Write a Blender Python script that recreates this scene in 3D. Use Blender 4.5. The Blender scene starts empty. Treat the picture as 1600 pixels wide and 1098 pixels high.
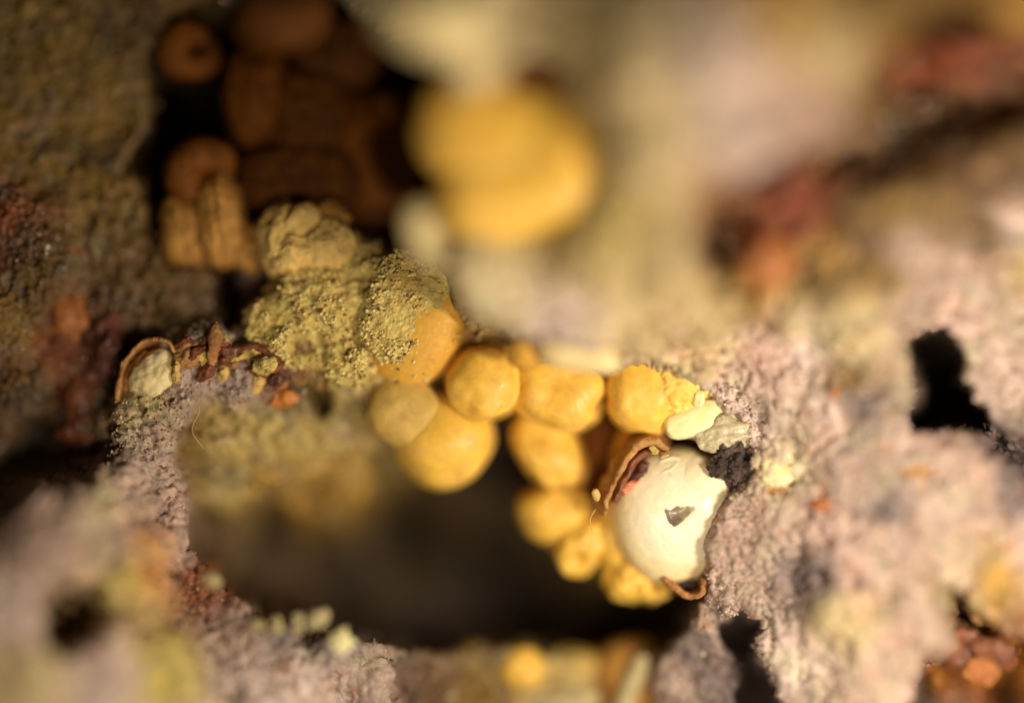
import bpy, bmesh, math, random
import numpy as np
from mathutils import Vector, Matrix, Euler
random.seed(7)
S = bpy.context.scene
COL = S.collection
D = 30.0                                   # lens to focal plane; 1 unit = 100 px of the photo there

# ------------------------------------------------------------------ camera
cd = bpy.data.cameras.new('camera'); cam = bpy.data.objects.new('camera', cd); COL.objects.link(cam)
cam.location = (0, 0, D)
cd.sensor_width = 36; cd.lens = 36 * D / 16.0
cd.clip_start = 0.1; cd.clip_end = 200
cd.dof.use_dof = True; cd.dof.focus_distance = D - 0.12
cd.dof.aperture_fstop = (cd.lens / 1000.0) / 8.0
S.camera = cam

# ------------------------------------------------------------------ light: lamps only (microscope style close-up)
W = bpy.data.worlds.new('World'); S.world = W; W.use_nodes = True
W.node_tree.nodes['Background'].inputs[0].default_value = (1.0, 0.80, 0.52, 1)
W.node_tree.nodes['Background'].inputs[1].default_value = 0.02
def area(name, loc, target, size, power, color):
    l = bpy.data.lights.new(name, 'AREA'); l.shape = 'DISK'; l.size = size; l.energy = power; l.color = color
    o = bpy.data.objects.new(name, l); COL.objects.link(o); o.location = loc
    o.rotation_euler = (Vector(target) - Vector(loc)).to_track_quat('-Z', 'Y').to_euler()
area('key_lamp', (10.0, -3.6, 10.0), (2.0, -1, 0), 3.0, 2150, (1.0, 0.90, 0.72))
area('front_lamp', (2.5, -7.0, 16), (1, 0, 1), 2.5, 1750, (1.0, 0.88, 0.66))
area('fill_lamp', (-4.5, -10, 9.5), (-4.5, -4, 0), 3.0, 150, (1.0, 0.88, 0.74))
S.view_settings.view_transform = 'Standard'; S.view_settings.look = 'None'
S.view_settings.exposure = -0.22; S.view_settings.gamma = 1.0; S.view_settings.use_curve_mapping = False
S.render.engine = 'CYCLES'
S.cycles.max_bounces = 6

# ------------------------------------------------------------------ numpy noise
def _h(ix, iy, iz, s):
    n = (ix * 374761393 + iy * 668265263 + iz * 1274126177 + s * 982451653) & 0xffffffff
    n = ((n ^ (n >> 13)) * 1274126177) & 0xffffffff
    n = ((n ^ (n >> 16)) * 2246822519) & 0xffffffff
    return ((n ^ (n >> 15)) & 0xffffff) / float(0xffffff)
def vnoise(p, s=0):                        # p (n,3) -> -1..1
    i = np.floor(p).astype(np.int64); f = p - i; u = f * f * (3 - 2 * f); r = 0
    for dx in (0, 1):
        for dy in (0, 1):
            for dz in (0, 1):
                w = (u[:, 0] if dx else 1 - u[:, 0]) * (u[:, 1] if dy else 1 - u[:, 1]) * (u[:, 2] if dz else 1 - u[:, 2])
                r = r + w * _h(i[:, 0] + dx, i[:, 1] + dy, i[:, 2] + dz, s)
    return r * 2 - 1
def fbm(p, o=4, s=0, g=0.5):
    r = 0; a = 1; t = 0
    for k in range(o):
        r = r + a * vnoise(p * (2.03 ** k) + 17.3 * k, s + k); t += a; a *= g
    return r / t
def worley(p, s=0):                        # distance to the nearest feature point
    i = np.floor(p).astype(np.int64); f = p - i; best = np.full(len(p), 9.0)
    for dx in (-1, 0, 1):
        for dy in (-1, 0, 1):
            for dz in (-1, 0, 1):
                a, b, c = i[:, 0] + dx, i[:, 1] + dy, i[:, 2] + dz
                d = (dx + _h(a, b, c, s) - f[:, 0]) ** 2 + (dy + _h(a, b, c, s + 1) - f[:, 1]) ** 2 + (dz + _h(a, b, c, s + 2) - f[:, 2]) ** 2
                best = np.minimum(best, d)
    return np.sqrt(best)
def cauli(p, s=0):                         # rounded grains 0..1
    return np.sqrt(np.clip(1 - (worley(p, s) / 0.95) ** 2, 0, 1))
def sst(a, b, x):
    t = np.clip((x - a) / (b - a), 0, 1); return t * t * (3 - 2 * t)

# ------------------------------------------------------------------ colours (linear; the things' own, with shade worked into dark and olive)
C = dict(mauve=(.45,.325,.27), pale=(.62,.475,.42), pink=(.54,.365,.31), olive=(.205,.118,.022), khaki=(.50,.37,.12),
         dkolive=(.13,.07,.016), ochre=(.42,.24,.04), dark=(.03,.018,.011), umber=(.12,.06,.025), red=(.42,.07,.03),
         orange=(.68,.27,.04), rust=(.24,.065,.02), cream=(.74,.63,.38), slate=(.16,.12,.12), sand=(.56,.43,.22), yel=(.54,.42,.11))

def mat(name, base=None, attr=False, tint=None, rough=.6, sss=0.0, bump=.4, bscale=14, spots=None, coat=0, vary=.25, wet=None):
    m = bpy.data.materials.new(name); m.use_nodes = True; N = m.node_tree.nodes; L = m.node_tree.links
    b = N['Principled BSDF']; tc = N.new('ShaderNodeTexCoord')
    def noise(sc, det=6, ro=.6, dist=0):
        n = N.new('ShaderNodeTexNoise'); n.inputs['Scale'].default_value = sc; n.inputs['Detail'].default_value = det
        n.inputs['Roughness'].default_value = ro; n.inputs['Distortion'].default_value = dist
        L.new(tc.outputs['Object'], n.inputs['Vector']); return n
    def ramp(src, a, c):
        r = N.new('ShaderNodeMapRange'); r.inputs[1].default_value = a; r.inputs[2].default_value = c; r.clamp = True
        L.new(src, r.inputs[0]); return r.outputs[0]
    def mix(fac, a, c, mode='MIX'):
        x = N.new('ShaderNodeMix'); x.data_type = 'RGBA'; x.blend_type = mode
        if isinstance(fac, float): x.inputs[0].default_value = fac
        else: L.new(fac, x.inputs[0])
        for s, i in ((a, 6), (c, 7)):
            if isinstance(s, tuple): x.inputs[i].default_value = (*s, 1)
            else: L.new(s, x.inputs[i])
        return x.outputs[2]
    if attr:
        a = N.new('ShaderNodeAttribute'); a.attribute_name = 'Col'; col = a.outputs['Color']
    else:
        col = mix(ramp(noise(2.2).outputs['Fac'], .35, .65), tuple(base), tuple(tint or base))
    if vary:
        lo = 1 - vary; hi = 1 + vary
        col = mix(1.0, col, mix(ramp(noise(bscale * .45, 8, .7, .6).outputs['Fac'], .32, .68), (lo, lo * .95, lo * .9), (hi, hi, hi)), 'MULTIPLY')
    for k, (sc, a0, a1, cc) in enumerate(spots or []):
        n = noise(sc, 5, .65, .8 + k * .3); mp = N.new('ShaderNodeMapping'); mp.inputs[1].default_value = (3.1 * k + 1, 7.7 * k, 1.3)
        L.new(tc.outputs['Object'], mp.inputs[0]); L.new(mp.outputs[0], n.inputs['Vector'])
        col = mix(ramp(n.outputs['Fac'], a0, a1), col, cc)
    L.new(col, b.inputs['Base Color'])
    rr = N.new('ShaderNodeMapRange'); rr.inputs[1].default_value = .3; rr.inputs[2].default_value = .7
    rr.inputs[3].default_value = max(.1, rough - .15); rr.inputs[4].default_value = min(1, rough + .2)
    L.new(noise(bscale * 1.7).outputs['Fac'], rr.inputs[0]); L.new(rr.outputs[0], b.inputs['Roughness'])
    if sss:
        b.inputs['Subsurface Weight'].default_value = sss; b.inputs['Subsurface Radius'].default_value = (1, .55, .22)
        b.inputs['Subsurface Scale'].default_value = .12
    b.inputs['Coat Weight'].default_value = coat; b.inputs['Coat Roughness'].default_value = .18
    b.inputs['Specular IOR Level'].default_value = .35
    n1 = noise(bscale, 8, .7); vo = N.new('ShaderNodeTexVoronoi'); vo.inputs['Scale'].default_value = bscale * 1.6
    L.new(tc.outputs['Object'], vo.inputs['Vector'])
    ad = N.new('ShaderNodeMath'); ad.operation = 'SUBTRACT'; L.new(n1.outputs['Fac'], ad.inputs[0])
    ml = N.new('ShaderNodeMath'); ml.operation = 'MULTIPLY'; ml.inputs[1].default_value = .45; L.new(vo.outputs['Distance'], ml.inputs[0]); L.new(ml.outputs[0], ad.inputs[1])
    bp = N.new('ShaderNodeBump'); bp.inputs['Strength'].default_value = bump; bp.inputs['Distance'].default_value = .06
    L.new(ad.outputs[0], bp.inputs['Height']); L.new(bp.outputs[0], b.inputs['Normal'])
    return m

M_rock = mat('rock_crust', attr=True, rough=.5, bump=.6, bscale=7, vary=.34,
             spots=[(2.4, .62, .72, (.44,.25,.12)), (4.2, .62, .68, (.40,.15,.07)), (5.5, .645, .70, (.66,.60,.50)), (3.4, .64, .72, (.16,.09,.07)), (9.0, .66, .70, (.10,.06,.05))])
M_gold = mat('golden_wax', (.88,.55,.08), tint=(.82,.50,.11), rough=.42, sss=.7, bump=.10, bscale=7, vary=.13, coat=0.0, spots=[(4, .66, .80, (.55,.26,.05))])
M_dull = mat('dull_gold_wax', (.66,.44,.11), tint=(.58,.36,.09), rough=.6, sss=.25, bump=.12, bscale=7, vary=.15)
M_goldrough = mat('golden_crumb', (.85,.52,.08), tint=(.86,.62,.18), rough=.6, sss=.2, bump=.45, bscale=9, vary=.16, spots=[(5, .64, .74, (.52,.24,.06))])
M_amber = mat('amber_skin', (.74,.42,.06), tint=(.66,.34,.05), rough=.6, sss=.2, bump=.15, bscale=10, vary=.15, coat=0.0)
M_brown = mat('brown_skin', (.14,.045,.005), tint=(.07,.023,.004), rough=.5, sss=.1, bump=.8, bscale=6, vary=.4, coat=0.0)  # both brown skins are darkened in colour to stand for cavity shade
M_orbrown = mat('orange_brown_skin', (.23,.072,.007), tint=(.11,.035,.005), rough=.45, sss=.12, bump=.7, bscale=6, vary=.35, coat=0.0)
M_ribbed = mat('ribbed_skin', (.56,.28,.055), tint=(.34,.15,.03), rough=.5, bump=.6, bscale=9, vary=.4, coat=0.0)
M_crumb = mat('yellow_crumb', (.76,.60,.20), tint=(.56,.38,.11), rough=.8, bump=.8, bscale=12, vary=.38,
              spots=[(6, .60, .70, (.20,.12,.05)), (3.2, .60, .70, (.62,.34,.10)), (10, .66, .70, (.05,.03,.02))])
M_lobe = mat('pale_lobe', (.74,.52,.18), tint=(.64,.40,.12), rough=.6, bump=.5, bscale=9, vary=.25, spots=[(3, .58, .68, (.55,.27,.08))])
M_kernel = mat('kernel_flesh', (.90,.78,.58), tint=(.86,.70,.44), rough=.42, sss=.3, bump=.12, bscale=7, vary=.06, coat=0.0, spots=[(7, .70, .74, (.45,.38,.22))])
M_kern = mat('kernel_skin', attr=True, rough=.38, sss=.35, bump=.10, bscale=6, vary=.05, coat=.2)
M_kdent = mat('kernel_hollow', (.26,.17,.09), tint=(.42,.34,.19), rough=.6, bump=.4, bscale=10)
M_pale = mat('pale_yellow_wax', (.82,.74,.34), tint=(.86,.80,.50), rough=.45, sss=.25, bump=.2, bscale=8, vary=.08)
M_pdirt = mat('dusty_pale_crumb', (.60,.50,.26), tint=(.48,.38,.2), rough=.7, bump=.6, bscale=9, vary=.35)
M_cream = mat('cream_wax', (.84,.66,.32), tint=(.80,.66,.36), spots=[(5, .60, .72, (.50,.32,.14))], rough=.5, sss=.2, bump=.1, bscale=8, vary=.08)
M_glassy = mat('translucent_crust', (.66,.58,.36), tint=(.52,.43,.30), rough=.22, sss=.3, bump=.8, bscale=8, vary=.15, coat=.5)
M_shell = mat('thin_shell', (.60,.31,.10), tint=(.36,.15,.05), rough=.45, sss=.1, bump=.8, bscale=9, vary=.45, coat=0.0)
M_redbit = mat('red_flake', (.70,.20,.11), tint=(.62,.28,.16), rough=.35, bump=.3, bscale=10, coat=0.0)
M_redrock = mat('red_wax', (.26,.05,.02), tint=(.17,.05,.02), rough=.5, bump=.3, bscale=6)
M_orange = mat('orange_wax', (.66,.25,.05), tint=(.50,.17,.035), rough=.4, sss=.15, bump=.3, bscale=9, coat=0.0)
M_dorange = mat('dull_orange_wax', (.46,.17,.045), tint=(.30,.10,.03), rough=.5, sss=.15, bump=.25, bscale=7, vary=.25)
M_rust = mat('rust_film', (.24,.065,.02), tint=(.13,.04,.015), rough=.35, bump=.7, bscale=6, vary=.45, coat=.35)
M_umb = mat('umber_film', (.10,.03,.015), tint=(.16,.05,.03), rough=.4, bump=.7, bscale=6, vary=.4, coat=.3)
M_soot = mat('dark_grit', (.045,.03,.028), tint=(.12,.075,.06), rough=.7, bump=.8, bscale=10, vary=.4)
M_grain = mat('yellow_granule', attr=True, rough=.6, bump=.3, bscale=20, vary=.3)
M_grit = mat('pale_grit', attr=True, rough=.28, bump=.3, bscale=20, vary=.3, coat=0.0)

for _m in (M_brown, M_orbrown, M_crumb, M_lobe): _m.node_tree.nodes['Principled BSDF'].inputs['Specular IOR Level'].default_value = .12

# ------------------------------------------------------------------ placing
def P(px, py, z=0.0):
    k = (D - z) / D
    return Vector(((px - 800) / 100 * k, (549 - py) / 100 * k, z))
def tag(o, label=None, cat=None, group=None, kind=None):
    for k, v in (('label', label), ('category', cat), ('group', group), ('kind', kind)):
        if v: o[k] = v
    return o
def link(name, me, m, parent=None, loc=None):
    me.materials.append(m); o = bpy.data.objects.new(name, me); COL.objects.link(o)
    if parent is not None:
        o.parent = parent
        if loc is not None: o.location = Vector(loc) - parent.location
    elif loc is not None: o.location = loc
    return o
def empty(name, loc, label, cat, group=None):
    o = bpy.data.objects.new(name, None); COL.objects.link(o); o.location = loc; o.empty_display_size = .2
    return tag(o, label, cat, group)
def smooth(me):
    me.polygons.foreach_set('use_smooth', [True] * len(me.polygons)); me.update()

# ------------------------------------------------------------------ the rock: one continuous surface
ctrl_base = [  # olive of the left wall is deepened in colour for its dimness
 (-200,-200,-.8,'olive'),(0,0,-.7,'olive'),(100,100,-.7,'olive'),(220,40,-.8,'dkolive'),(60,250,-.5,'olive'),(150,200,-.7,'olive'),(160,340,-.5,'olive'),
 (190,430,-.5,'dkolive'),(5,340,-.15,'rust'),(35,375,-.15,'umber'),(60,430,-.15,'dkolive'),(-150,400,-.2,'olive'),(20,520,-.2,'olive'),(50,600,-.3,'dkolive'),(10,650,-.5,'umber'),
 (120,520,-.5,'rust'),(90,570,-.5,'rust'),(180,480,-.5,'umber'),(85,630,-.6,'umber'),(180,560,-.5,'umber'),(150,600,-.6,'umber'),(60,690,-1.0,'dark'),(140,700,-.6,'umber'),(-150,680,-.6,'umber'),(250,480,-.5,'dkolive'),(230,430,-.5,'dkolive'),(300,460,-.6,'dkolive'),(350,440,-.9,'umber'),
 (410,450,-.8,'slate'),(330,560,-.15,'mauve'),(300,580,-.05,'mauve'),(350,600,-.1,'mauve'),(210,640,0,'khaki'),(235,680,.02,'mauve'),(235,730,.05,'mauve'),(265,790,.1,'pink'),
 (290,850,.2,'mauve'),(330,920,.25,'rust'),(200,760,.4,'pink'),(180,850,.8,'mauve'),(100,790,1.1,'pink'),(165,775,.9,'cream'),(60,870,1.4,'pink'),(0,960,1.8,'pale'),
 (20,1060,1.9,'sand'),(190,900,.9,'yel'),(230,870,.7,'orange'),(250,1040,1.2,'yel'),(160,1050,1.4,'pale'),(380,1000,.6,'mauve'),(400,1070,.8,'pale'),(470,1050,.6,'pale'),(-150,1150,2,'mauve'),
 (560,1080,.2,'mauve'),(430,990,.45,'slate'),(510,1000,.35,'slate'),(650,1090,-.6,'umber'),(750,1090,-.9,'olive'),(880,1090,-1.2,'khaki'),(985,1060,-1.7,'ochre'),(1000,1120,-1.5,'mauve'),(600,1300,.5,'mauve'),
 (1060,1060,-.5,'mauve'),(1090,1000,-.4,'slate'),(1110,960,-.2,'mauve'),(1130,1060,-.4,'slate'),
 (440,560,-.2,'rust'),(480,600,-.3,'olive'),(560,610,-.3,'khaki'),(460,500,-.25,'khaki'),(520,480,-.2,'yel'),(600,440,-.3,'khaki'),(650,490,-.3,'khaki'),(720,560,-.5,'ochre'),
 (420,400,-1.2,'umber'),(620,400,-.5,'dkolive'),
 (1100,560,.5,'sand'),(1120,620,.2,'pale'),(1160,680,.15,'pale'),(1175,790,.25,'mauve'),(1135,820,.36,'pink'),(1120,865,.36,'mauve'),(1160,770,.3,'mauve'),(1120,860,.3,'mauve'),(1120,920,.25,'mauve'),(1112,890,.25,'pink'),(1150,745,.2,'slate'),(1165,800,.3,'mauve'),(1200,740,.3,'cream'),(1260,560,.5,'pale'),
 (1200,560,.5,'pink'),(1220,850,.4,'mauve'),(1180,930,.2,'mauve'),(1230,1020,.4,'pale'),(1300,650,.5,'pale'),(1320,600,.5,'olive'),(1340,640,.5,'slate'),(1400,800,.6,'slate'),(1240,900,.3,'slate'),(1340,880,.6,'pink'),(1330,750,.6,'mauve'),(1290,800,.55,'pink'),(1290,900,.6,'slate'),(1320,960,.7,'sand'),(1380,850,.6,'mauve'),
 (1400,700,.5,'mauve'),(1450,770,.6,'mauve'),(1500,740,.7,'mauve'),(1560,900,.45,'ochre'),(1600,860,.5,'mauve'),(1500,890,.5,'pink'),(1480,930,.6,'olive'),(1380,1050,.6,'pink'),(1430,950,.7,'mauve'),(1600,760,.6,'slate'),(1620,1000,.5,'rust'),(1560,680,.3,'slate'),
 (1580,600,.2,'mauve'),(1540,520,.3,'mauve'),(1420,480,.6,'mauve'),(1380,440,.9,'olive'),(1500,430,.6,'mauve'),(1540,370,.8,'dkolive'),(1580,350,.7,'pale'),(1500,480,.4,'pink'),(1340,500,.8,'sand'),(1250,480,1.0,'sand'),
 (1420,390,1.1,'mauve'),(1370,380,1.3,'umber'),(1320,330,1.8,'dkolive'),(1290,400,1.2,'ochre'),(1400,320,1.4,'olive'),(1450,280,1.7,'dkolive'),(1500,250,1.7,'umber'),(1560,220,1.9,'dkolive'),(1580,280,1.4,'umber'),(1530,310,1.2,'umber'),(1370,270,1.6,'umber'),(1460,330,1.3,'olive'),(1350,430,1.1,'olive'),(1290,450,1.2,'dkolive'),(1640,400,.7,'khaki'),(1800,300,1.4,'olive'),(1800,800,.9,'mauve'),(1800,1200,1,'mauve'),(1300,1250,.7,'mauve'),
]
masses = dict(
 # the near mass of rock that hangs over the cavities
 mass=dict(poly=[(330,-320),(360,-20),(430,18),(500,0),(560,20),(640,85),(690,110),(690,320),(690,420),(740,505),(860,545),(1000,548),(1090,520),(1190,500),(1290,360),(1420,220),(1520,140),(1900,0),(1900,-320)],
   w=26, nz=18, pts=[(450,-60,1.9,'pink'),(600,10,2.6,'cream'),(690,30,2.8,'cream'),(740,90,3.0,'sand'),(850,60,2.9,'sand'),(860,250,2.0,'khaki'),(820,180,1.9,'sand'),(830,330,1.9,'khaki'),(700,250,1.7,'sand'),(730,400,2.4,'sand'),(760,480,2.2,'cream'),(860,510,2.0,'pale'),
   (1000,530,1.5,'sand'),(960,350,3.0,'khaki'),(1010,230,3.8,'sand'),(1010,100,4.1,'sand'),(1120,100,4.3,'pale'),(1170,220,4.0,'pale'),(1060,400,3.2,'sand'),(1100,500,1.7,'sand'),(1300,80,4.0,'sand'),(1230,20,4.2,'ochre'),
   (1340,30,4.0,'olive'),(1420,20,3.8,'olive'),(1250,180,3.6,'pink'),(1280,230,3.0,'umber'),(1350,160,3.2,'olive'),(1110,380,2.6,'umber'),(1160,340,2.6,'rust'),(1230,300,2.6,'red'),(1290,250,2.5,'umber'),(1190,430,1.8,'ochre'),(1380,210,2.0,'umber'),(1430,150,1.8,'rust'),
   (1450,100,2.6,'rust'),(1500,85,2.8,'red'),(1490,150,1.9,'umber'),(1580,100,2.8,'red'),(1500,30,3.4,'olive'),(1600,20,3.2,'ochre'),(1800,0,3,'sand'),(900,-200,3.6,'sand')]),
)
cavs = dict(  # dark points put the shade of the holes into the rock colour
 upper=dict(poly=[(255,20),(330,10),(400,-40),(700,-40),(760,300),(720,420),(650,392),(570,372),(500,410),(420,425),(330,432),(262,415),(215,330),(205,240),(225,170),(232,90)], w=34, nz=14,
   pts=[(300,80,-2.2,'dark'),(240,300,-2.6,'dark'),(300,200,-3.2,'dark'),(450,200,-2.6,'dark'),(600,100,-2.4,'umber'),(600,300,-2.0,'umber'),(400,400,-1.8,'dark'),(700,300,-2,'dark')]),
 lower=dict(poly=[(262,660),(330,612),(430,628),(560,602),(735,560),(860,565),(1000,560),(1100,610),(1172,690),(1166,745),(1122,800),(1100,860),(1098,930),(1070,985),(1040,1010),(900,1020),(760,1010),(600,1015),(500,985),(430,968),(350,925),(300,860),(272,770)], w=36, nz=12,
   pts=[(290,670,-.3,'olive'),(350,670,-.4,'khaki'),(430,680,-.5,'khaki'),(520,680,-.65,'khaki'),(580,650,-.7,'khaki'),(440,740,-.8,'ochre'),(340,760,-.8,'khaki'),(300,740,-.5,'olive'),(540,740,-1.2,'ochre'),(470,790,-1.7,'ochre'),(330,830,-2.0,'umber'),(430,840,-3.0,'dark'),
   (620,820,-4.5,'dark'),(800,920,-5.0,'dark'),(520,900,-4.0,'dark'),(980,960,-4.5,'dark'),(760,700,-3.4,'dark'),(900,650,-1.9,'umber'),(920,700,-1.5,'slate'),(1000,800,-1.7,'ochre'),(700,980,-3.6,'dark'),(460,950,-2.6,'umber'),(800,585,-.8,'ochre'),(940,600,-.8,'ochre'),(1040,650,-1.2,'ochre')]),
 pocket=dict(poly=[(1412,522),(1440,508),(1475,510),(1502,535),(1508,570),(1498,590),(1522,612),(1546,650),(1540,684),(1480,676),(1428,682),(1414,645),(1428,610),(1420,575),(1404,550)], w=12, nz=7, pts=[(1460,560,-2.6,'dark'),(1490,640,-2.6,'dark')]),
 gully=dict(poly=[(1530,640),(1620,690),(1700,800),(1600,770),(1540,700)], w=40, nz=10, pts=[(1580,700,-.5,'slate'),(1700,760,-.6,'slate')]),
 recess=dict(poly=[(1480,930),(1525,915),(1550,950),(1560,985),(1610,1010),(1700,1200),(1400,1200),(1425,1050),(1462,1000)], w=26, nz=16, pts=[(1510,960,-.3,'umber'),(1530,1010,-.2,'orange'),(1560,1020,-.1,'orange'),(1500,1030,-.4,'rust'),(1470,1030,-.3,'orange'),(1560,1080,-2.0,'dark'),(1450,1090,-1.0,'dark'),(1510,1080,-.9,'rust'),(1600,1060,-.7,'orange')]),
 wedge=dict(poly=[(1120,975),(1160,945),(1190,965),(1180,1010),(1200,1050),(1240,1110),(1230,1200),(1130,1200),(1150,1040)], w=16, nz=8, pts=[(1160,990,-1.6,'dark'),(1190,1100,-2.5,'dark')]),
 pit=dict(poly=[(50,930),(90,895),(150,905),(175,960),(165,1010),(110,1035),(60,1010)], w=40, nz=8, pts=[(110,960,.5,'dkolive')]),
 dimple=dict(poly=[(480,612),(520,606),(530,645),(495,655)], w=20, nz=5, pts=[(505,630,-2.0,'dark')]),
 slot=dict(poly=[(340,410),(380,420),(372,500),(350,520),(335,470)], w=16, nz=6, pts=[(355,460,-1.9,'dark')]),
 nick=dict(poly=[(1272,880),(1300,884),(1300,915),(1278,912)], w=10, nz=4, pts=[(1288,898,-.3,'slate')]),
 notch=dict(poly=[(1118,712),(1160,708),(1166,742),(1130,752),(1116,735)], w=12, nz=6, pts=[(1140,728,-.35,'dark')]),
)
groove = dict(poly=[(1105,395),(1120,350),(1200,290),(1290,250),(1370,190),(1400,100),(1440,70),(1530,65),(1650,60),(1800,0),(1800,110),(1640,150),(1560,185),(1480,225),(1400,255),(1320,290),(1270,350),(1240,400),(1230,455),(1160,450)],
   pts=[(1130,390,1.0,'umber'),(1180,330,1.2,'rust'),(1250,310,1.5,'rust'),(1330,250,1.2,'umber'),(1400,210,1.3,'umber'),(1430,170,1.2,'umber'),(1440,120,1.0,'rust'),(1500,100,1.9,'rust'),(1480,160,1.3,'umber'),(1560,130,1.4,'umber'),(1700,80,1.6,'rust'),(1200,420,.9,'ochre'),(1260,370,1.0,'umber')])
def interp(pts, X, Y, s):
    num = np.zeros((len(X), 4)); den = np.zeros(len(X))
    for (px, py, z, c) in pts:
        w = 1.0 / ((X - px) ** 2 + (Y - py) ** 2 + s * s) ** 2.0
        num += w[:, None] * np.array([z, *C[c]]); den += w
    return num / den[:, None]
def sdf(poly, X, Y):                        # positive inside
    n = len(poly); d = np.full(len(X), 1e9); ins = np.zeros(len(X), bool)
    for i in range(n):
        ax, ay = poly[i]; bx, by = poly[(i + 1) % n]
        ex, ey = bx - ax, by - ay; t = np.clip(((X - ax) * ex + (Y - ay) * ey) / (ex * ex + ey * ey), 0, 1)
        d = np.minimum(d, np.hypot(X - ax - t * ex, Y - ay - t * ey))
        c = ((ay > Y) != (by > Y)) & (X < (bx - ax) * (Y - ay) / ((by - ay) if by != ay else 1e-9) + ax)
        ins ^= c
    return np.where(ins, d, -d)
def field(X, Y):
    q = np.stack([X / 100, Y / 100, np.zeros_like(X)], 1)
    wx = fbm(q * 1.9, 5, 11) ; wy = fbm(q * 1.9 + 31, 5, 23)
    calm = 1 - .85 * np.exp(-((X - 1070) ** 2 + (Y - 810) ** 2) / 130.0 ** 2); wx = wx * calm; wy = wy * calm
    Xw = X + 26 * wx; Yw = Y + 26 * wy
    v = interp(ctrl_base, Xw, Yw, 26)
    v[:, 0] += .35 * sst(1150, 1400, X) + .4 * (1 - sst(120, 330, X)) * sst(700, 900, Y)
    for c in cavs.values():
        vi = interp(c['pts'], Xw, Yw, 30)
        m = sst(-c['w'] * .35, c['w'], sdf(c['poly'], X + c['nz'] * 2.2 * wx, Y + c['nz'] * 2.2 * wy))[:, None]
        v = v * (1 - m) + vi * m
    c = masses['mass']; vi = interp(c['pts'], Xw, Yw, 45); vi[:, 0] *= .86
    m = sst(-c['w'] * .5, c['w'], sdf(c['poly'], X + c['nz'] * 2 * wx, Y + c['nz'] * 2 * wy))[:, None]
    v = v * (1 - m) + vi * m
    c = groove; m = sst(-60, 34, sdf(c['poly'], X + 30 * wx, Y + 30 * wy))[:, None]
    return v * (1 - m) + interp(c['pts'], Xw, Yw, 30) * m
def rock():
    st = 2.6
    xs = np.arange(-240, 1841, st); ys = np.arange(-220, 1321, st)
    X, Y = np.meshgrid(xs, ys); nx, ny = len(xs), len(ys); X = X.ravel(); Y = Y.ravel()
    v = field(X, Y); z = v[:, 0]; k = (D - z) / D
    p = np.stack([(X - 800) / 100 * k, (549 - Y) / 100 * k, z], 1)
    p0 = p.copy()
    lump = fbm(p0 * 1.1, 4, 3); g1 = cauli(p0 * 4.2 + fbm(p0 * 3, 2, 9)[:, None] * .8, 5); g2 = cauli(p0 * 11, 8)
    f = fbm(p0 * 6, 4, 41, .6)
    am = sst(-.35, .45, fbm(p0 * .9 + 7, 3, 61)); cr = np.abs(fbm(p0 * 2.6 + 3, 4, 33))
    amp = .12 * lump + (.02 + .065 * am) * g1 + (.04 - .02 * am) * g2 + .085 * f - .10 * np.exp(-(cr / .045) ** 2)
    amp = amp * (1 - .55 * np.exp(-((X - 1090) ** 2 + (Y - 810) ** 2) / 90.0 ** 2))
    # displace along the sheet's normal so that cavity walls are rough as well
    Pg = p.reshape(ny, nx, 3); du = np.gradient(Pg, axis=1); dv = np.gradient(Pg, axis=0)
    nrm = np.cross(dv, du); nrm /= np.linalg.norm(nrm, axis=2, keepdims=True) + 1e-9
    nrm[nrm[..., 2] < 0] *= -1
    p = p + nrm.reshape(-1, 3) * amp[:, None]
    i = np.arange(nx * ny).reshape(ny, nx)
    F = np.stack([i[:-1, :-1], i[1:, :-1], i[1:, 1:], i[:-1, 1:]], -1).reshape(-1, 4)
    me = bpy.data.meshes.new('rock'); me.vertices.add(len(p)); me.vertices.foreach_set('co', p.astype(np.float32).ravel())
    me.loops.add(F.size); me.loops.foreach_set('vertex_index', F.astype(np.int32).ravel())
    me.polygons.add(len(F)); me.polygons.foreach_set('loop_start', np.arange(0, F.size, 4, dtype=np.int32))
    me.update(calc_edges=True); smooth(me)
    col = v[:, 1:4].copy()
    # mineral patches: each grain takes its own tone
    t1 = fbm(p0 * 2.3 + 50, 4, 71); t2 = fbm(p0 * 3.1 + 90, 4, 81); t3 = fbm(p0 * 9, 3, 91)
    def blend(col, m, c): return col * (1 - m[:, None]) + np.array(c) * m[:, None]
    far = 1 - .8 * sst(1.4, 2.4, z)
    col = blend(col, far * .38 * sst(.10, .35, t1), col.mean(1, keepdims=True) * np.array([1.12, 1.0, .62]) * 1.05)
    col = blend(col, far * .45 * sst(.12, .40, t2), col.mean(1, keepdims=True) * np.array([1.35, .82, .62]))
    col = col * (1 + .32 * t3)[:, None]
    a = me.color_attributes.new('Col', 'FLOAT_COLOR', 'POINT')
    a.data.foreach_set('color', np.concatenate([np.clip(col, .005, .95), np.ones((len(col), 1))], 1).astype(np.float32).ravel())
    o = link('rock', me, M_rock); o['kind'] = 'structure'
    return p, col, X, Y, nrm.reshape(-1, 3)
RP, RC, RX, RY, RN = rock()
def surf(px, py):
    i = np.argmin((RX - px) ** 2 + (RY - py) ** 2); return RP[i, 2]

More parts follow.
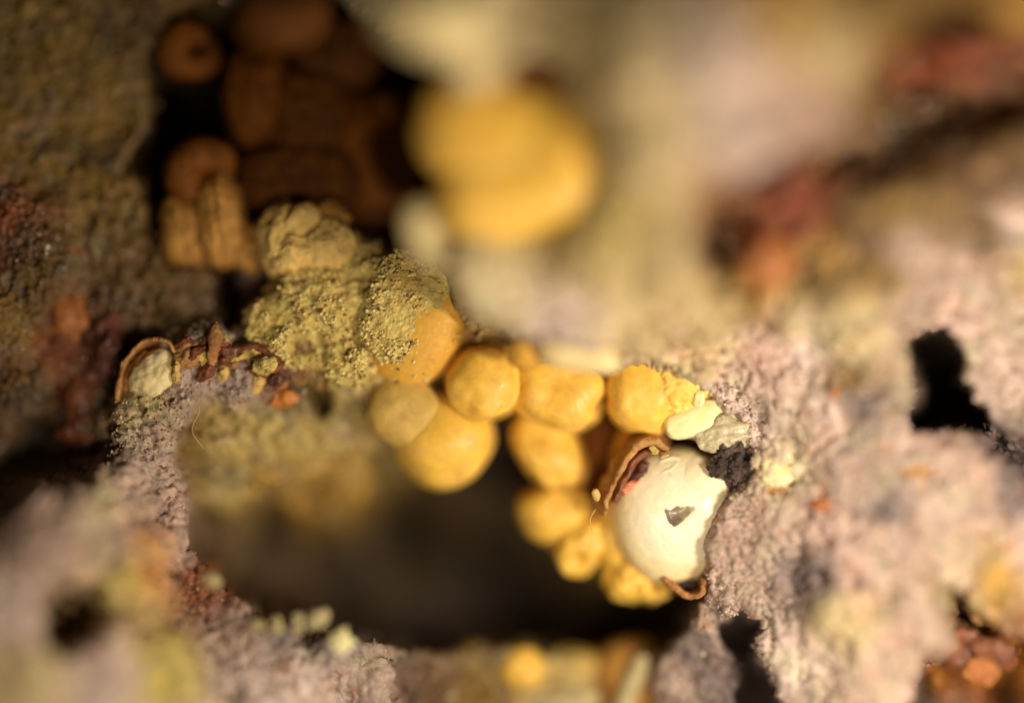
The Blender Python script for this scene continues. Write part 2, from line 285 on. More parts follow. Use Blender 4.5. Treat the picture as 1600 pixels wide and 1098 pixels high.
# ------------------------------------------------------------------ mesh makers
_ico = {}
def ico(n):
    if n not in _ico:
        bm = bmesh.new(); bmesh.ops.create_icosphere(bm, subdivisions=n, radius=1.0)
        v = np.array([list(x.co) for x in bm.verts]); f = [[a.index for a in g.verts] for g in bm.faces]; bm.free(); _ico[n] = (v, f)
    return _ico[n]
def blob(name, px, py, z, rx, ry, rz, m, rot=0, parent=None, n=5, e=2.0, lump=.10, lf=1.6, grain=0, gf=6, taper=0, ribs=0, rdepth=.05, dent=None, seam=0, tilt=0, seed=None, rough=0):
    """an irregular rounded body; radii in photo pixels (rx, ry) and units (rz)"""
    seed = random.randint(0, 9999) if seed is None else seed
    v, f = ico(n); k = (D - z) / D / 100
    if name in ('pellet', 'lobe', 'body') and py < 430 and px < 640: rx *= 1.15; ry *= 1.12; grain = grain or .028; gf = max(gf, 9); rough = max(rough, .06)
    q = v.copy()
    if e != 2.0:
        s = (np.abs(q) ** e).sum(1) ** (-1 / e); q = q * s[:, None]
    off = seed * 1.37 % 90
    r = 1 + lump * fbm(v * lf + off, 3 if (grain or rough > .04) else 2, seed, .35)
    q = q * r[:, None]
    R = np.array([rx * k, ry * k, rz])
    if taper: q[:, :2] *= (1 + taper * q[:, 1:2])
    if ribs:
        q[:, 0:2] *= 1
        wv = np.abs(np.sin(q[:, 0] * ribs + .6 * fbm(v * 2 + off, 2, seed)))
        q *= (1 - rdepth * (1 - wv) ** 3)[:, None]
    if seam: q *= (1 - seam * np.exp(-(q[:, 0] + .25 * fbm(v * 1.4 + off, 2, seed + 5)) ** 2 / .004) * (q[:, 2] > -.3))[:, None]
    if dent:
        for (dx, dy, ds, da) in dent:
            q[:, 2] -= da * np.exp(-((q[:, 0] - dx) ** 2 + (q[:, 1] - dy) ** 2) / ds ** 2) * (q[:, 2] > 0)
    co = q * R
    if grain:
        w = co * gf + off
        nrm = v / R; nrm /= np.linalg.norm(nrm, axis=1, keepdims=True)
        co = co + nrm * (grain * (cauli(w, seed) + .45 * cauli(w * 2.3, seed + 3) - .6))[:, None]
    if rough:
        nrm = v / R; nrm /= np.linalg.norm(nrm, axis=1, keepdims=True)
        co = co + nrm * (rough * fbm(co * 5 + off, 5, seed, .65))[:, None]
    a = math.radians(rot); b = math.radians(tilt)
    Rz = np.array(Matrix.Rotation(a, 3, 'Z') @ Matrix.Rotation(b, 3, 'X')); co = co @ Rz.T
    me = bpy.data.meshes.new(name); me.from_pydata(co.tolist(), [], f); smooth(me)
    return link(name, me, m, parent, P(px, py, z))
def tube(name, pts, m, parent=None, loc=None, nseg=14, flat=1.0, jit=.02, rough=.01):
    """pts: (px,py,z,radius px); rounded ends; flat squeezes across the view"""
    c = [P(a, b, z) for a, b, z, r in pts]; rr = [r / 100 for *_, r in pts]
    K = 5; cs = []; rs = []
    n = len(c)
    for i in range(n - 1):                   # catmull-rom
        p0, p1, p2, p3 = c[max(i - 1, 0)], c[i], c[i + 1], c[min(i + 2, n - 1)]
        for j in range(K):
            t = j / K
            cs.append(.5 * ((2 * p1) + (p2 - p0) * t + (2 * p0 - 5 * p1 + 4 * p2 - p3) * t * t + (3 * p1 - p0 - 3 * p2 + p3) * t ** 3)); rs.append(rr[i] * (1 - t) + rr[i + 1] * t)
    cs.append(c[-1]); rs.append(rr[-1])
    org = Vector(loc) if loc is not None else cs[0]
    # round ends
    t0 = (cs[0] - cs[1]).normalized(); t1 = (cs[-1] - cs[-2]).normalized()
    capA = [(cs[0] + t0 * rs[0] * math.sin(a), rs[0] * math.cos(a)) for a in (1.45, 1.1, .7, .35)]
    capB = [(cs[-1] + t1 * rs[-1] * math.sin(a), rs[-1] * math.cos(a)) for a in (.35, .7, 1.1, 1.45)]
    seq = capA + list(zip(cs, rs)) + capB
    V = []; F = []
    for i, (q, r) in enumerate(seq):
        a = seq[max(i - 1, 0)][0]; b = seq[min(i + 1, len(seq) - 1)][0]; T = (b - a).normalized()
        s = T.cross(Vector((0, 0, 1)));
        if s.length < .01: s = Vector((1, 0, 0))
        s.normalize(); u = s.cross(T)
        for k in range(nseg):
            h = 2 * math.pi * k / nseg; V.append(q + s * (math.cos(h) * r * flat) + u * (math.sin(h) * r) - org)
    for i in range(len(seq) - 1):
        for k in range(nseg):
            k2 = (k + 1) % nseg; F.append((i * nseg + k, i * nseg + k2, (i + 1) * nseg + k2, (i + 1) * nseg + k))
    V = np.array([list(x) for x in V]); sd = random.randint(0, 999)
    w = V + np.array(list(org))
    V = V + jit * np.stack([fbm(w * 2 + sd, 3, sd), fbm(w * 2 + sd + 9, 3, sd), fbm(w * 2 + sd + 5, 3, sd)], 1) + rough * np.stack([fbm(w * 9, 3, sd + 1), fbm(w * 9 + 4, 3, sd), fbm(w * 9 + 7, 3, sd)], 1)
    V = V.tolist(); F.append(tuple(range(nseg))[::-1]); F.append(tuple((len(seq) - 1) * nseg + k for k in range(nseg)))
    me = bpy.data.meshes.new(name); me.from_pydata(V, [], F); smooth(me)
    return link(name, me, m, parent, org)
def ribbon(name, pts, depth, thick, m, parent=None, lean=0.0, rough=.035):
    """a thin curved wall standing on edge (a broken shell): pts (px,py,z_top,thickness px)"""
    base = [(a, b, z) for a, b, z, *_ in pts]; n = len(base); K = 8; cs = []; hs = []
    c = [P(*q) for q in base]; th = [q[3] / 100 if len(q) > 3 else thick for q in pts]
    for i in range(n - 1):
        p0, p1, p2, p3 = c[max(i - 1, 0)], c[i], c[i + 1], c[min(i + 2, n - 1)]
        for j in range(K):
            t = j / K
            cs.append(.5 * ((2 * p1) + (p2 - p0) * t + (2 * p0 - 5 * p1 + 4 * p2 - p3) * t * t + (3 * p1 - p0 - 3 * p2 + p3) * t ** 3)); hs.append(th[i] * (1 - t) + th[i + 1] * t)
    cs.append(c[-1]); hs.append(th[-1]); R = 7; V = []; F = []; org = cs[0].copy()
    for i, q in enumerate(cs):
        T = (cs[min(i + 1, len(cs) - 1)] - cs[max(i - 1, 0)]).normalized(); s = T.cross(Vector((0, 0, 1))).normalized(); h = hs[i]
        ring = []
        for j in range(R + 1):
            v = j / R; ring.append(q + s * (h * .5 + lean * v * v) - Vector((0, 0, depth * v)))
        for j in range(R, -1, -1):
            v = j / R; ring.append(q + s * (-h * .5 + lean * v * v) - Vector((0, 0, depth * v)))
        ring.insert(0, q + Vector((0, 0, h * .35)))
        V += [r - org for r in ring]
    m_ = 2 * (R + 1) + 1
    for i in range(len(cs) - 1):
        for k in range(m_):
            k2 = (k + 1) % m_; F.append((i * m_ + k, i * m_ + k2, (i + 1) * m_ + k2, (i + 1) * m_ + k))
    F.append(tuple(range(m_))[::-1]); F.append(tuple((len(cs) - 1) * m_ + k for k in range(m_)))
    A = np.array([list(v) for v in V]); w = A + np.array(list(org)); sd = random.randint(0, 99)
    A += rough * np.stack([fbm(w * 7 + sd, 3, sd), fbm(w * 7 + 40, 3, sd), 1.6 * fbm(w * 7 + 80, 3, sd)], 1)
    me = bpy.data.meshes.new(name); me.from_pydata(A.tolist(), [], F); smooth(me)
    return link(name, me, m, parent, org)

# ================================================================== pellets in the dark upper cavity
GB = 'brown pellets packed in the dark upper cavity'
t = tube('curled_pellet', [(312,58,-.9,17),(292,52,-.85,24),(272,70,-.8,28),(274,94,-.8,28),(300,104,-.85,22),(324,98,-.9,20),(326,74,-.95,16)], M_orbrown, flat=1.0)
tag(t, 'small curled brown pellet alone near the rim at upper left of the dark cavity', 'pellet', GB)
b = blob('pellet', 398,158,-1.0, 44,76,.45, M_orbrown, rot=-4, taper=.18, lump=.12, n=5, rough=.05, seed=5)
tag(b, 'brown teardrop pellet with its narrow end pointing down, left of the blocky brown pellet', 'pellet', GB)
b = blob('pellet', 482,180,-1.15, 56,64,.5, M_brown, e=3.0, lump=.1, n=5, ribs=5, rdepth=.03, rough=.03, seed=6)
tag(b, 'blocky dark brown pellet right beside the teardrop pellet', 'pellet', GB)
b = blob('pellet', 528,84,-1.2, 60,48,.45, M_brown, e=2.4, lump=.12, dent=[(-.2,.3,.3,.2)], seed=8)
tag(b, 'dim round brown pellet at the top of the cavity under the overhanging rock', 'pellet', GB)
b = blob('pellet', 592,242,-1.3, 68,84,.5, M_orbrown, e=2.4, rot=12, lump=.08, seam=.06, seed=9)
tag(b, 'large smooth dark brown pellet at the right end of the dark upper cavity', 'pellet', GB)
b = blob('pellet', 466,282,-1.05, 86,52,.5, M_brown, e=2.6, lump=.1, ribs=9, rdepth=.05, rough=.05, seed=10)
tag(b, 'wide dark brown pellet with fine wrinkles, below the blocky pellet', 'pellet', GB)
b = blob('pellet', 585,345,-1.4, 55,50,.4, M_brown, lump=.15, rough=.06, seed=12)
tag(b, 'dim lumpy brown pellet low in the cavity, right above the yellow crumbly mass', 'pellet', GB)
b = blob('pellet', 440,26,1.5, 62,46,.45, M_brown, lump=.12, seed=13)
tag(b, 'blurred brown pellet hanging at the top edge from the rock overhang', 'pellet', GB)
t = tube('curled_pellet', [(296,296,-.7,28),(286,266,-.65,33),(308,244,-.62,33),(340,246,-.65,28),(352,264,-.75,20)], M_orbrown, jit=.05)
tag(t, 'orange brown horseshoe pellet resting on the ribbed pellet at the left of the cavity', 'pellet', GB)
r = empty('ribbed_pellet', P(320,350,-1.1), 'ribbed light brown pellet of three rough lobes at the lower left of the dark cavity', 'pellet', GB)
blob('lobe', 292,362,-.85, 36,56,.4, M_ribbed, rot=6, ribs=3, rdepth=.12, grain=.035, gf=9, parent=r, seed=20, rough=.05)
blob('lobe', 345,345,-.75, 34,70,.42, M_ribbed, rot=8, ribs=3, rdepth=.12, grain=.035, gf=9, parent=r, seed=21, rough=.05)
blob('lobe', 385,385,-.8, 24,36,.3, M_ribbed, rot=18, grain=.06, gf=9, parent=r, seed=22)
r = empty('lobed_pellet', P(475,375,-1.0), 'pale yellow pellet of several swollen lobes on top of the crumbly mass', 'pellet')
blob('lobe', 437,372,-.5, 32,50,.38, M_lobe, rot=-12, parent=r, lump=.18, rough=.07, seed=24)
blob('lobe', 462,352,-.42, 36,24,.28, M_lobe, rot=28, parent=r, lump=.2, rough=.06, seed=25)
blob('lobe', 455,396,-.35, 34,29,.3, M_lobe, rot=20, parent=r, lump=.2, rough=.06, seed=26)
blob('lobe', 512,384,-.42, 42,40,.34, M_lobe, rot=0, parent=r, lump=.2, rough=.07, seed=27)
blob('lobe', 500,350,-.6, 40,30,.3, M_ribbed, rot=0, parent=r, lump=.2, rough=.07, seed=28)

# ================================================================== crumbly yellow masses of the bridge
b = blob('crumb_mass', 515,490,-.50, 112,70,.46, M_crumb, rot=-6, lump=.16, lf=1.8, grain=.055, gf=8, n=6, rough=.11, seed=31)
tag(b, 'powdery greenish yellow crumb mass at the middle of the bridge, left of the split pellet', 'crumb mass')
b = blob('crumb_mass', 596,434,-.50, 74,44,.38, M_crumb, rot=-30, lump=.22, grain=.055, gf=8, n=6, rough=.10, seed=32)
tag(b, 'narrow crumbly yellow mass between the lobed pale pellet and the split pellet', 'crumb mass')
b = blob('crumb_mass', 548,566,-.28, 36,36,.28, M_crumb, rot=5, lump=.25, grain=.09, gf=5, n=6, rough=.1, seed=33)
tag(b, 'small rounded brownish yellow crumb lump just under the dark seam, left of the split pellet', 'crumb mass')
b = blob('crumb_mass', 420,520,-.3, 36,44,.22, M_crumb, rot=20, lump=.3, grain=.07, gf=8, n=6, rough=.14, seed=34)
tag(b, 'loose greyish yellow crumbs at the left end of the bridge beside the dark slot', 'crumb mass')
b = blob('crumb_mass', 470,560,-.35, 66,28,.22, M_crumb, rot=-12, lump=.3, grain=.06, gf=8, n=6, rough=.12, seed=35)
tag(b, 'flat crumbly ledge along the underside of the bridge above the lower cavity', 'crumb mass')
r = empty('split_pellet', P(652,500,-.4), 'split orange pellet with crumbly yellow filling and a smooth amber rim', 'pellet')
blob('skin', 652,503,-.44, 78,106,.56, M_amber, rot=-24, parent=r, lump=.05, e=2.3, n=6, rough=.012, seed=41)
blob('filling', 634,478,-.13, 62,88,.25, M_crumb, rot=-24, parent=r, e=2.6, lump=.10, grain=.04, gf=9, n=6, rough=.06, seed=42)

# ================================================================== golden pellets over the lower cavity
GG = 'golden pellets clustered over the lower cavity'
r = empty('capped_pellet', P(670,670,-.8), 'bright golden round pellet with a duller domed cap, hanging over the dark cavity', 'pellet', GG)
blob('body', 692,686,-.75, 80,76,.72, M_gold, parent=r, lump=.07, n=5, seed=50, rot=20)
blob('cap', 632,640,-.45, 58,56,.42, M_dull, parent=r, lump=.1, e=2.4, n=5, seed=51, rot=-30, rough=.01)
def pel(px, py, z, rx, ry, rz, label, m=M_gold, **k):
    k.setdefault('lump', .14); b = blob('pellet', px, py, z, rx, ry, rz, m, **k); return tag(b, label, 'pellet', GG)
pel(755,600,-.35, 62,58,.55, 'plump golden pellet directly right of the split orange pellet', e=2.5, rot=15, seed=54, dent=[(-.3,-.2,.2,.05)])
pel(872,612,-.45, 68,56,.55, 'wide golden pellet third in the upper row, below the pale wedge in the rock', e=2.7, rot=-14, seed=55, lump=.18)
pel(845,708,-.8, 68,50,.5, 'cone shaped golden pellet pointing down left, in the middle of the cluster', rot=-55, taper=.3, e=2.3, seed=56)
pel(930,690,-1.15, 46,60,.35, 'small brownish pellet half hidden between the golden ones', m=M_orbrown, seed=57)
pel(868,798,-.95, 57,50,.5, 'round golden pellet at the left side of the cluster above the notched one', e=2.3, seed=58, rot=10)
pel(908,846,-.9, 48,46,.45, 'golden pellet with a notched lower edge near the bottom of the cluster', e=2.5, seed=59, rot=35, lump=.3, lf=2.2)
pel(962,840,-.8, 34,58,.42, 'narrow golden pellet squeezed against the left side of the white kernel', seed=60, rot=8)
pel(992,905,-.75, 52,36,.42, 'lowest golden pellet of the cluster, under the white kernel', e=2.6, seed=61, rot=-6, lump=.25, lf=2.0, rough=.05)
pel(985,715,-.75, 32,62,.4, 'slender golden pellet behind the curled brown shell', seed=62, rot=-12)
pel(905,760,-1.25, 46,34,.35, 'dull golden pellet deep between the cone shaped and the round one', m=M_orbrown, seed=63)
r = empty('broken_pellet', P(1030,610,-.2), 'big golden broken pellet with a crumbled right side, above the white kernel', 'pellet', GG)
blob('body', 1008,612,-.28, 60,72,.55, M_gold, parent=r, lump=.12, e=2.5, n=5, seed=65, rot=-10, rough=.03, taper=.08)
blob('crumb', 1058,600,-.22, 48,50,.42, M_goldrough, parent=r, lump=.3, grain=.10, gf=4, n=6, seed=66, rough=.07)
for k, (x, y, rr_) in enumerate([(1086,596,15),(1074,572,16),(1092,622,12)]):
    blob('flake', x, y, .12, rr_, rr_ * .7, .12, M_pale, parent=r, lump=.3, e=3, n=3, rot=40 * k, seed=70 + k)

# ================================================================== white kernel in its shell
r = empty('shelled_kernel', P(1040,800,-.4), 'large creamy white kernel with a dark hollow, inside a torn brown shell', 'kernel')
kb = blob('kernel', 1056,804,-.46, 103,105,.60, M_kernel, parent=r, e=2.25, lump=.05, n=7, rot=8, rough=.012, dent=[(.0,.07,.10,.07),(.12,.12,.09,.05),(.08,.1,.3,.05)], seed=80)
kv = np.array([list(v.co) for v in kb.data.vertices]); q = kv + 0
dx = (kv[:, 0] - .02) * 100; dy = (kv[:, 1] - .06) * 100; wn = fbm(kv * 5, 4, 12); wn2 = fbm(kv * 14, 3, 15)
ca, sa = math.cos(.38), math.sin(.38); u = dx * ca + dy * sa; w = -dx * sa + dy * ca
tri = np.maximum(np.abs(w) * 1.0 - (10 - .22 * (u - 0)) * 1.0, np.maximum(-u - 17, u - 27)) + 7 * wn + 3 * wn2
st = sst(1.6, -1.2, tri) if False else 1 - sst(-1.2, 1.6, tri)
dist = np.hypot(dx, dy); ring = .5 + .5 * np.cos(dist / 3.4 + 2.2 * wn)
base = np.array((.90, .78, .57))[None, :] * (1 - .05 * ring * sst(20, 45, dist))[:, None]
base = base * (1 - sst(62, 100, dist)[:, None] * np.array([[.03, .10, .32]]))
stain = np.array((.17, .115, .07))[None, :] * (1 - sst(-14, 14, u))[:, None] + np.array((.40, .34, .22))[None, :] * sst(-14, 14, u)[:, None]
crk = np.exp(-(np.abs(fbm(kv * 1.7 + 5, 3, 77)) / .006) ** 2) * .35
kc = base * (1 - st)[:, None] + stain * (1 + .5 * wn2)[:, None] * st[:, None]; kc = kc * (1 - crk[:, None] * np.array([[.4, .55, .8]]))
ka = kb.data.color_attributes.new('Col', 'FLOAT_COLOR', 'POINT'); ka.data.foreach_set('color', np.concatenate([np.clip(kc, .02, .95), np.ones((len(kc), 1))], 1).astype(np.float32).ravel())
kb.data.materials[0] = M_kern
blob('flesh', 1088,757,-.42, 60,50,.54, M_kernel, parent=r, e=2.3, lump=.08, n=5, rough=.02, seed=82)
blob('ridge', 1030,733,-.32, 56,16,.30, M_kernel, parent=r, rot=22, lump=.3, n=5, rough=.06, seed=188)
blob('flake', 984,760,-.10, 20,9,.09, M_redbit, parent=r, rot=30, lump=.6, lf=1.7, n=5, rough=.05, seed=83)
blob('skin_and_gap_shade', 1006,734,-.30, 46,20,.22, M_umb, parent=r, rot=38, lump=.4, n=5, rough=.08, seed=184)  # umber body in the shell gap; its dark colour stands for shade
ribbon('skin_and_gap_shade', [(1040,712,-.1,8),(1015,704,.02,10),(992,722,.02,9),(975,752,.0,9),(962,785,-.05,9)], .45, .08, M_rust, parent=r)
blob('flake', 1022,703,.14, 9,5,.05, M_crumb, parent=r, rot=-30, lump=.5, n=4, seed=186, rough=.04)
blob('flake', 1037,712,.12, 7,5,.05, M_crumb, parent=r, rot=20, lump=.5, n=4, seed=187, rough=.04)
ribbon('shell', [(1044,702,-.05,8),(1020,690,.12,13),(996,698,.16,12),(978,720,.13,8),(965,744,.15,9),(954,768,.09,7),(946,786,.10,9),(944,806,.0,5)], .45, .1, M_shell, parent=r, lean=.13, rough=.05)
ribbon('shell', [(1036,902,-.1,8),(1056,920,.02,12),(1078,932,.06,10),(1096,926,.1,9),(1102,905,.1,12)], .5, .08, M_shell, parent=r)
blob('shell_scrap', 931,772,.08, 6,10,.05, M_lobe, parent=r, rot=15, lump=.4, n=3, seed=85)
blob('grit', 1074,911,-.32, 16,8,.12, M_soot, parent=r, n=4, seed=86)
b = blob('wedge', 1066,662,-.06, 24,50,.2, M_pale, e=3.0, rot=-76, lump=.14, n=5, taper=.42, seed=88)
tag(b, 'smooth pale yellow wedge between the broken golden pellet and the white kernel', 'flake')
b = blob('crust_patch', 1130,676,-.03, 50,26,.2, M_glassy, e=2.4, rot=10, lump=.35, n=5, grain=.04, gf=7, seed=89, rough=.06)
tag(b, 'glassy whitish crust patch right of the pale yellow wedge', 'crust')
b = blob('grit_patch', 1142,726,.06, 30,26,.16, M_soot, rot=10, lump=.4, lf=2.4, n=6, grain=.07, gf=10, seed=90, rough=.22)
tag(b, 'black gritty patch at the upper right corner of the white kernel', 'grit')

# ================================================================== near blurred things on the overhang
GN = 'blurred pellets on the near overhang'
r = empty('twin_pellet', P(770,240,2.6), 'largest golden pellet, strongly blurred, two swollen halves on the overhang', 'pellet', GN)
blob('half', 772,212,1.75, 128,92,.7, M_gold, parent=r, lump=.12, e=2.3, seed=100, rot=-10)
blob('half', 792,292,1.75, 118,88,.7, M_gold, parent=r, lump=.12, e=2.3, seed=101, rot=10)
blob('half', 872,250,1.95, 78,116,.5, M_gold, parent=r, lump=.15, seed=102)
b = blob('pellet', 668,365,1.4, 44,62,.4, M_cream, rot=24, lump=.1, seed=103); tag(b, 'blurred pale cream oval pellet just below the largest golden pellet', 'pellet', GN)
b = blob('pellet', 905,556,.9, 62,26,.3, M_cream, rot=-6, e=2.6, lump=.14, seed=104); tag(b, 'blurred pale yellow wedge set in the rock above the golden row', 'pellet', GN)
b = blob('pellet', 822,552,.6, 30,24,.3, M_amber, lump=.2, seed=105); tag(b, 'small blurred orange pellet left of the pale wedge in the rock', 'pellet', GN)
b = blob('pellet', 675,28,3.1, 95,62,.6, M_cream, rot=-20, lump=.16, seed=106); tag(b, 'blurred cream lump at the top edge of the overhang', 'pellet', GN)
b = blob('pellet', 1235,318,2.95, 62,44,.4, M_redrock, rot=25, lump=.2, seed=107); tag(b, 'blurred dark red lump in the dark groove of the overhang', 'lump', GN)
b = blob('pellet', 1200,408,1.9, 42,50,.35, M_dorange, rot=0, lump=.15, seed=108); tag(b, 'blurred orange lump below the dark red lump', 'lump', GN)
b = blob('pellet', 1510,92,3.1, 92,26,.35, M_redrock, rot=-6, lump=.2, seed=109); tag(b, 'long blurred rust red lump near the upper right corner', 'lump', GN)
b = blob('pellet', 840,112,2.2, 64,32,.3, M_brown, rot=-15, lump=.2, seed=110); tag(b, 'blurred brown lump on the upper right edge of the largest golden pellet', 'lump', GN)

# ================================================================== left side: shells and orange film
r = empty('shelled_core', P(235,580,-.3), 'whitish core inside an arched brown shell on the left crust', 'kernel')
blob('core', 242,588,-.10, 35,46,.26, M_cream, parent=r, rot=-28, lump=.14, n=5, rough=.05, seed=120)
ribbon('shell', [(186,640,-.05,6),(183,605,0,8),(193,568,.03,8),(214,540,.08,7),(240,530,.06,8),(262,536,.05,6),(275,552,0,5)], .5, .1, M_shell, parent=r, lean=.12, rough=.05)
tube('inner_rim', [(205,632,-.18,7),(200,600,-.14,8),(210,572,-.12,8),(228,553,-.12,6)], M_shell, parent=r)
r = empty('rust_film', P(130,590,-.4), 'glossy rust brown film running down the left side beside the arched shell', 'film')
blob('strand', 124,585,-.85, 50,95,.42, M_rust, rot=-6, parent=r, lump=.45, lf=1.4, n=6, rough=.08, seed=121)
blob('strand', 140,664,-.75, 46,34,.36, M_rust, rot=10, parent=r, lump=.45, lf=1.4, n=5, rough=.08, seed=122)
blob('strand', 165,540,-.6, 36,50,.36, M_umb, rot=-20, parent=r, lump=.45, lf=1.4, n=5, rough=.08, seed=129)
b = blob('lump', 110,492,-.62, 36,50,.34, M_dorange, rot=20, lump=.3, n=5, rough=.04, seed=123); tag(b, 'orange waxy lump at the top of the rust brown film', 'lump')
r = empty('shell_scraps', P(360,560,-.1), 'row of ragged brown shell scraps between the arched shell and the yellow crumbs', 'shell')
ribbon('scrap', [(268,545,0,10),(290,533,.03,12),(305,545,.0,10),(300,570,-.05,10)], .4, .08, M_rust, parent=r)
blob('scrap', 295,556,-.06, 20,20,.16, M_shell, parent=r, lump=.4, grain=.06, gf=8, n=5, seed=126)
tube('scrap', [(325,590,-.1,7),(332,560,.02,10),(337,530,.1,13),(336,512,.1,9)], M_shell, parent=r, jit=.1, rough=.07)
ribbon('scrap', [(345,560,-.05,8),(370,545,0,10),(395,540,0,12),(420,552,.0,10),(438,568,.02,9),(420,580,.0,8)], .35, .08, M_rust, parent=r, rough=.05)
blob('scrap', 415,570,-.02, 18,12,.12, M_crumb, parent=r, lump=.4, grain=.05, gf=8, n=4, seed=127)
rs = random.Random(11)
for k in range(26):
    x = rs.uniform(272, 448); y = 560 + rs.uniform(-24, 30) - 8 * math.sin((x - 270) / 30)
    blob('scrap', x, y, surf(x, y) + rs.uniform(-.02, .06), rs.uniform(6, 20), rs.uniform(5, 13), rs.uniform(.05, .13), [M_rust, M_shell, M_crumb, M_umb, M_lobe, M_rust][k % 6], parent=r, rot=rs.uniform(0, 180), lump=.55, lf=1.9, n=4, rough=.08, seed=300 + k)
b = blob('lump', 443,622,-.3, 20,14,.14, M_orange, rot=30, lump=.4, n=5, rough=.06, seed=129); tag(b, 'bright orange crumb below the shell scraps at the rim of the lower cavity', 'lump')
b = blob('lump', 428,592,-.25, 14,18,.12, M_amber, rot=30, lump=.4, n=4, rough=.06, seed=130); tag(b, 'amber crumb directly under the last shell scrap', 'lump')

# ================================================================== bottom edge
GW = 'whitish crumbs on the lower rim'
for (x, y, z, a, c, ro, lb) in [(535,996,.8,19,22,20,'largest and brightest whitish crumb, rightmost on the lower rim'),(497,966,.8,22,14,25,'angular whitish crumb up left of the brightest crumb'),
        (463,975,.8,12,19,-10,'upright dull crumb left of the angular crumb'),(432,975,.8,12,15,5,'small dull whitish crumb in the middle of the crumb row'),
        (404,976,.8,13,9,-25,'leftmost flat crumb of the crumb row'),(332,908,.8,16,9,-25,'single cream crumb higher on the rim of the lower cavity')]:
    tag(blob('crumb', x, y, z, a * .8, c * .8, .12, M_pdirt if x != 535 else M_pale, rot=ro, lump=.5, lf=1.9, n=5, rough=.12, grain=.02, gf=9, seed=int(x)), lb, 'crumb', GW)
tag(blob('crumb', 745,1026,-1.1, 30,24,.25, M_amber, lump=.25, seed=141), 'orange yellow crumb on the bottom ledge, left of the round amber one', 'crumb')
tag(blob('crumb', 815,1042,-1.0, 36,34,.3, M_gold, lump=.15, seed=142), 'round amber crumb on the bottom ledge', 'crumb')
tag(blob('crumb', 892,1040,-1.4, 52,24,.25, M_dull, lump=.25, seed=143, rough=.06), 'dull yellow lump right of the round amber crumb', 'crumb')
r = empty('domed_shell', P(985,1050,-1.0), 'ochre domed shell with a pale rod in front, at the bottom edge', 'shell')
blob('dome', 985,1058,-1.5, 62,64,.6, M_ribbed, parent=r, lump=.08, seed=144)
tube('rod', [(1000,1035,-.95,14),(985,1070,-.92,17),(970,1110,-.9,18)], M_pdirt, parent=r, jit=.06)
tag(blob('lump', 880,1092,-1.1, 60,22,.3, M_pdirt, lump=.25, seed=146, rough=.05), 'pale lump cut by the bottom edge left of the domed shell', 'lump')
# rusty lumps of the recess at lower right and beads in the right crust
for (x, y, z, a, c, ro, m, lb) in [(1556,1018,.75,34,20,-20,M_rust,'orange rusty lump on the rim of the recess at lower right'),(1500,1012,.6,30,22,30,M_rust,'dark rust lump inside the recess at lower right'),
        (1290,790,.62,30,9,0,M_dorange,'orange streak in the mauve crust below the cream spot'),(1222,765,.42,26,7,5,M_shell,'thin orange brown sliver just under the cream spot'),
        (1212,738,.4,24,20,0,M_pale,'cream spot in the crust right of the black grit'),(1440,735,.72,38,10,10,M_shell,'long orange streak in the crust below the dark hole'),
        (1311,618,.5,12,14,0,M_dorange,'small orange bead in the upper part of the right crust'),(1535,1048,.7,24,20,0,M_dorange,'lower orange lump inside the recess')]:
    tag(blob('mineral_lump', x, y, max(z - .05, surf(x, y) - .05), a, c, .06, m, rot=ro, lump=.5, lf=1.6, n=5, rough=.12, seed=int(x) + 1), lb, 'mineral lump')

# ================================================================== tiny grains on the crust near the focal plane
def grains():
    rng = np.random.default_rng(4)
    regs = [((150,330),(560,960),1500,.015),((1085,1200),(560,980),1600,.014),((1090,1600),(300,1098),900,.018),((0,230),(300,640),600,.018),((300,720),(400,640),1500,.016),((250,460),(900,1098),700,.02),((250,620),(600,760),600,.022)]
    v0, f0 = ico(1); v0 = np.array(v0); V = []; F = []; CC = []; nb = 0
    for (xr, yr, n, s) in regs:
        idx = np.where((RX > xr[0]) & (RX < xr[1]) & (RY > yr[0]) & (RY < yr[1]) & (np.abs(RP[:, 2]) < 1.1) & (RN[:, 2] > .35))[0]
        for i in rng.choice(idx, min(n, len(idx)), replace=False):
            sz = s * rng.uniform(.5, 1.7); w = v0 * (1 + .5 * rng.uniform(-1, 1, v0.shape)) * sz * rng.uniform(.6, 1.3, 3)
            V.append(w + RP[i] + RN[i] * sz * .3); F += [tuple(a + nb for a in g) for g in f0]; nb += len(v0)
            u = rng.random(); base = RC[i]
            c = base * 1.1 if u < .72 else (np.array((.62,.50,.36)) if u < .84 else (np.array((.32,.15,.08)) if u < .92 else np.array((.14,.09,.07))))
            CC.append(np.tile(np.append(np.clip(c, 0, .9), 1), (len(v0), 1)))
    me = bpy.data.meshes.new('mineral_grains'); me.from_pydata(np.concatenate(V).tolist(), [], F)
    a = me.color_attributes.new('Col', 'FLOAT_COLOR', 'POINT'); a.data.foreach_set('color', np.concatenate(CC).astype(np.float32).ravel())
    me.update(); o = link('mineral_grains', me, M_grit)
    tag(o, 'fine sugary mineral grains scattered over the crust', 'grit', kind='stuff')
grains()

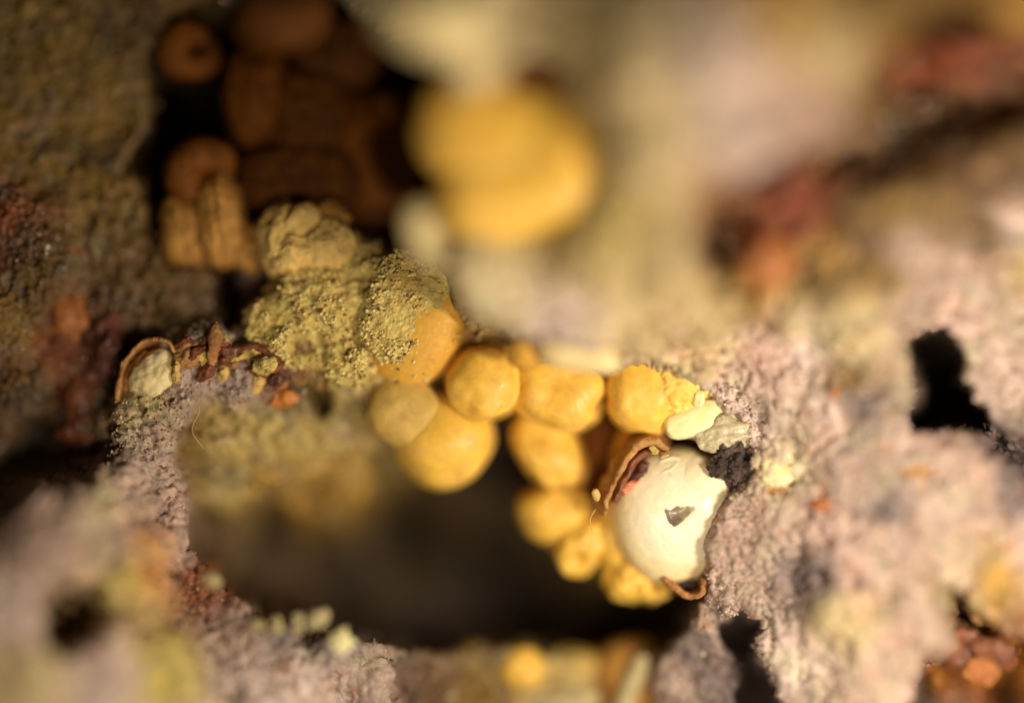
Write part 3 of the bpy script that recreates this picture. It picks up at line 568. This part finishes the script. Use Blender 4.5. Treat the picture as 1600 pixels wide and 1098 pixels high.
def crumb_grains():
    rng = np.random.default_rng(8); v0, f0 = ico(1); V = []; F = []; CC = []; nb = 0
    for o in list(COL.objects):
        if o.type == 'MESH' and (o.name.startswith('crumb_mass') or o.name.startswith('filling') or o.name == 'skin'):
            off = np.array(list(o.location)) + (np.array(list(o.parent.location)) if o.parent else 0)
            co = np.zeros(len(o.data.vertices) * 3, np.float32); o.data.vertices.foreach_get('co', co); co = co.reshape(-1, 3); no = np.array([list(v.normal) for v in o.data.vertices])
            idx = np.where(no[:, 2] > .1)[0]
            den = fbm((co[idx] + off) * 2.5, 3, 5); idx = idx[den > (-.05 if o.name != 'skin' else .12)]
            for i in rng.choice(idx, min(520 if o.name != 'skin' else 70, len(idx)), replace=False):
                sz = rng.uniform(.010, .034) ; w = v0 * (1 + .35 * rng.uniform(-1, 1, v0.shape)) * sz
                V.append(w + co[i] + off + no[i] * sz * .4); F += [tuple(a + nb for a in g) for g in f0]; nb += len(v0)
                u = rng.random(); c = np.array((.78, .64, .24)) if u < .6 else (np.array((.60, .40, .12)) if u < .85 else np.array((.22, .12, .05)))
                CC.append(np.tile(np.append(c, 1), (len(v0), 1)))
    me = bpy.data.meshes.new('crumb_grains'); me.from_pydata(np.concatenate(V).tolist(), [], F)
    a = me.color_attributes.new('Col', 'FLOAT_COLOR', 'POINT'); a.data.foreach_set('color', np.concatenate(CC).astype(np.float32).ravel())
    me.update(); tag(link('crumb_grains', me, M_grain), 'loose yellow granules on the crumbly mound and split pellet', 'grit', kind='stuff')
crumb_grains()

for (pts, lb) in (([(704,430,.1,.7),(716,452,.14,.7),(726,480,.16,.6),(742,500,.2,.5)], 'hair thin dark fibre curling off the upper right edge of the split orange pellet'),
                  ([(318,700,.05,.6),(300,672,.1,.6),(312,640,.12,.6),(300,615,.1,.5)], 'hair thin pale fibre on the crust below the arched brown shell'),
                  ([(930,796,.1,.8),(922,812,.12,.7),(926,832,.05,.6)], 'short hair thin fibre hanging from the tip of the torn brown shell')):
    tag(tube('fibre', pts, M_soot if 'dark' in lb else M_lobe, nseg=6, jit=.0, rough=0), lb, 'fibre')
